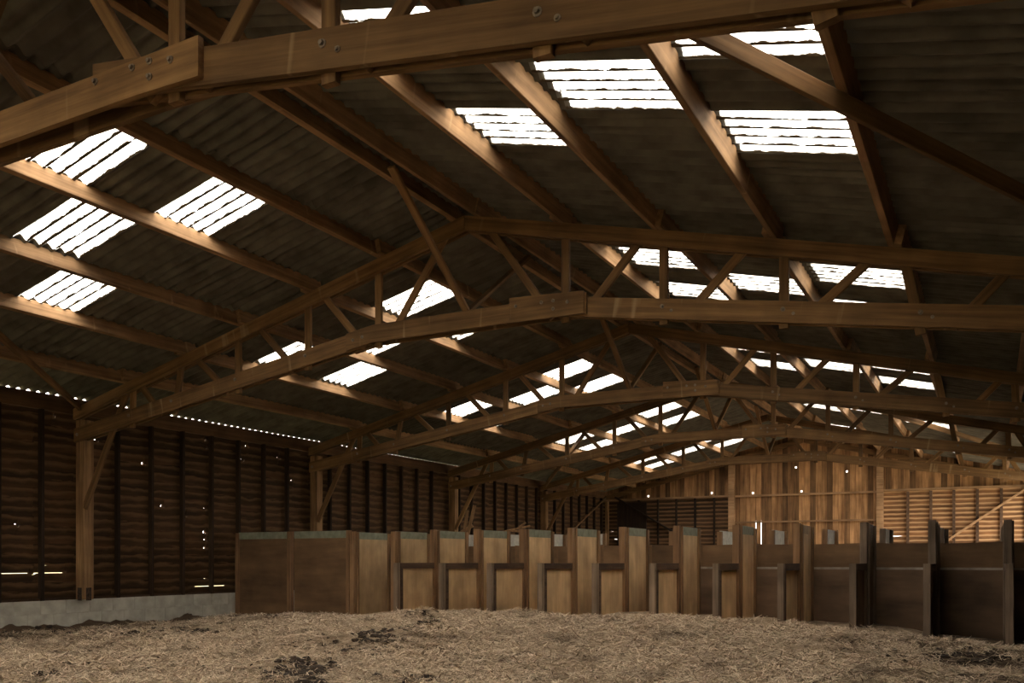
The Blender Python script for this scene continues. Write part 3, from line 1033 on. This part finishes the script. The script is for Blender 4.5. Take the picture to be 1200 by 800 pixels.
# ------------------------------------------------------------------ manure clods and loose straw
import bmesh
tmp = bmesh.new()
bmesh.ops.create_icosphere(tmp, subdivisions=2, radius=1.0)
ico_v = np.array([v.co[:] for v in tmp.verts])
ico_f = np.array([[v.index for v in f.verts] for f in tmp.faces])
tmp.free()


def tri_mesh(name, V, F, mat, smooth=False):
    me_ = bpy.data.meshes.new(name)
    me_.vertices.add(len(V))
    me_.vertices.foreach_set('co', V.astype(np.float32).ravel())
    k = F.shape[1]
    me_.loops.add(F.size)
    me_.loops.foreach_set('vertex_index', F.astype(np.int32).ravel())
    me_.polygons.add(len(F))
    me_.polygons.foreach_set('loop_start', np.arange(0, F.size, k, dtype=np.int32))
    if smooth:
        me_.polygons.foreach_set('use_smooth', np.ones(len(F), bool))
    me_.materials.append(mat)
    me_.update(calc_edges=True)
    return link(name, me_)


clod_px = []
for cu, cv, ru, rv, n, s0, s1 in [(352, 790, 28, 8, 130, 0.02, 0.065), (270, 757, 90, 16, 60, 0.01, 0.035), (440, 748, 32, 7, 110, 0.015, 0.05), (490, 729, 24, 5, 80, 0.02, 0.055),
                                  (345, 721, 40, 4, 100, 0.02, 0.06), (70, 795, 30, 8, 30, 0.02, 0.05), (470, 796, 50, 5, 40, 0.015, 0.05), (150, 745, 130, 7, 110, 0.01, 0.04),
                                  (240, 730, 80, 5, 70, 0.015, 0.045), (1130, 768, 60, 9, 60, 0.015, 0.05), (560, 760, 150, 18, 40, 0.008, 0.025), (240, 780, 120, 14, 60, 0.008, 0.03), (930, 735, 8, 3, 6, 0.03, 0.06), (200, 770, 170, 22, 260, 0.006, 0.022), (420, 765, 120, 16, 120, 0.006, 0.02), (130, 741, 130, 4, 320, 0.015, 0.05), (1150, 772, 50, 8, 60, 0.01, 0.04)]:
    for _ in range(n):
        clod_px.append((cu + random.gauss(0, ru * 0.6), cv + random.gauss(0, rv * 0.6), random.uniform(s0, s1)))
clods = {0: [], 1: []}
for u, v, s in clod_px:
    v = max(v, 716)
    x, y = pix_floor(u, v, 0.08)
    z = float(floor_h(x, y))
    x, y = pix_floor(u, v, min(z, 0.5))
    near_wall = x < -10.95 - s
    if x < XW + 0.04 + s or y > (13.6 if near_wall else 12.45) or y < 3 or x > XE - 0.1:
        continue
    z = float(floor_h(x, y))
    P_ = ico_v * (1 + 0.28 * np.sin(ico_v @ rng.normal(size=(3, 3)) * 3.1).sum(1, keepdims=True) * 0.6)
    P_ = P_ * np.array([s * random.uniform(0.8, 1.5), s * random.uniform(0.8, 1.5), s * random.uniform(0.5, 0.9)])
    clods[1 if near_wall else 0].append(P_ + np.array([x, y, z + s * 0.2]))
for k, lab in ((0, 'dark crumbled manure clods scattered over the open straw floor'), (1, 'dark crumbled manure clods along the concrete plinth and enclosure')):
    VV = clods[k]
    cl = tri_mesh('manure_clods', np.concatenate(VV), np.concatenate([ico_f + q * len(ico_v) for q in range(len(VV))]), M['dung'], True)
    tag(cl, lab, 'manure', kind='stuff')


BARE = [(352, 790, 0.35), (440, 748, 0.42), (490, 730, 0.3), (345, 722, 0.5), (70, 795, 0.3), (470, 797, 0.35), (1140, 768, 0.5), (240, 735, 0.4)]


def straw(n, x0, x1, y0, y1, seed):
    r = np.random.default_rng(seed)
    x = r.uniform(x0, x1, n)
    y = r.uniform(y0, y1, n)
    # thinner cover by the left wall and the far right corner, clumped elsewhere
    keep = np.clip((x + 13.45) / 3.2, 0.0, 1) * np.clip((1.2 - x) / 2.6 + 0.25, 0.2, 1)
    keep *= 0.55 + 0.45 * np.sin(1.9 * x + 1.3 * np.sin(1.1 * y)) * np.sin(2.3 * y + np.sin(1.7 * x))+0.3
    for cu, cv, rad in BARE:
        bx_, by_ = pix_floor(cu, cv, 0.12)
        keep = np.where((x - bx_) ** 2 + ((y - by_) * 0.8) ** 2 < rad * rad, keep * 0.12, keep)
    s = r.uniform(0, 1, n) < keep
    x, y = x[s], y[s]
    n = len(x)
    az = r.uniform(0, 2 * np.pi, n)
    L = r.uniform(0.04, 0.18, n)
    w = r.uniform(0.0016, 0.004, n)
    pitch = r.normal(0, 0.3, n)
    lift = r.uniform(0.004, 0.045, n)
    bend = r.normal(0, 0.35, n)
    pts = []
    for k in (-1, 0, 1):
        a = az + bend * k * 0.5
        px = x + np.cos(a) * L * 0.5 * k
        py = y + np.sin(a) * L * 0.5 * k
        pz = np.sin(pitch) * L * 0.5 * k
        pts.append((px, py, pz))
    base = floor_h(x, y)
    V = np.zeros((n, 6, 3))
    for k in range(3):
        px, py, pz = pts[k]
        sx, sy = -np.sin(az) * w, np.cos(az) * w
        z = base + lift + pz
        V[:, 2 * k] = np.stack([px - sx, py - sy, z], -1)
        V[:, 2 * k + 1] = np.stack([px + sx, py + sy, z + w * 0.8], -1)
    F = np.array([[0, 1, 3, 2], [2, 3, 5, 4]])
    F = (F[None] + (np.arange(n) * 6)[:, None, None]).reshape(-1, 4)
    return V.reshape(-1, 3), F


for nst, bounds, sd, lab in ((230000, (XW + 0.15, XE - 0.2, 4.5, 12.44), 5, 'loose pale straw strewn thickly over the open floor'),
                             (16000, (XW + 0.15, -10.95, 12.44, 13.6), 6, 'loose trampled straw in front of the brown enclosure')):
    V1, F1 = straw(nst, *bounds, sd)
    st = tri_mesh('loose_straw', V1, F1, M['straw'])
    tag(st, lab, 'straw', kind='stuff')
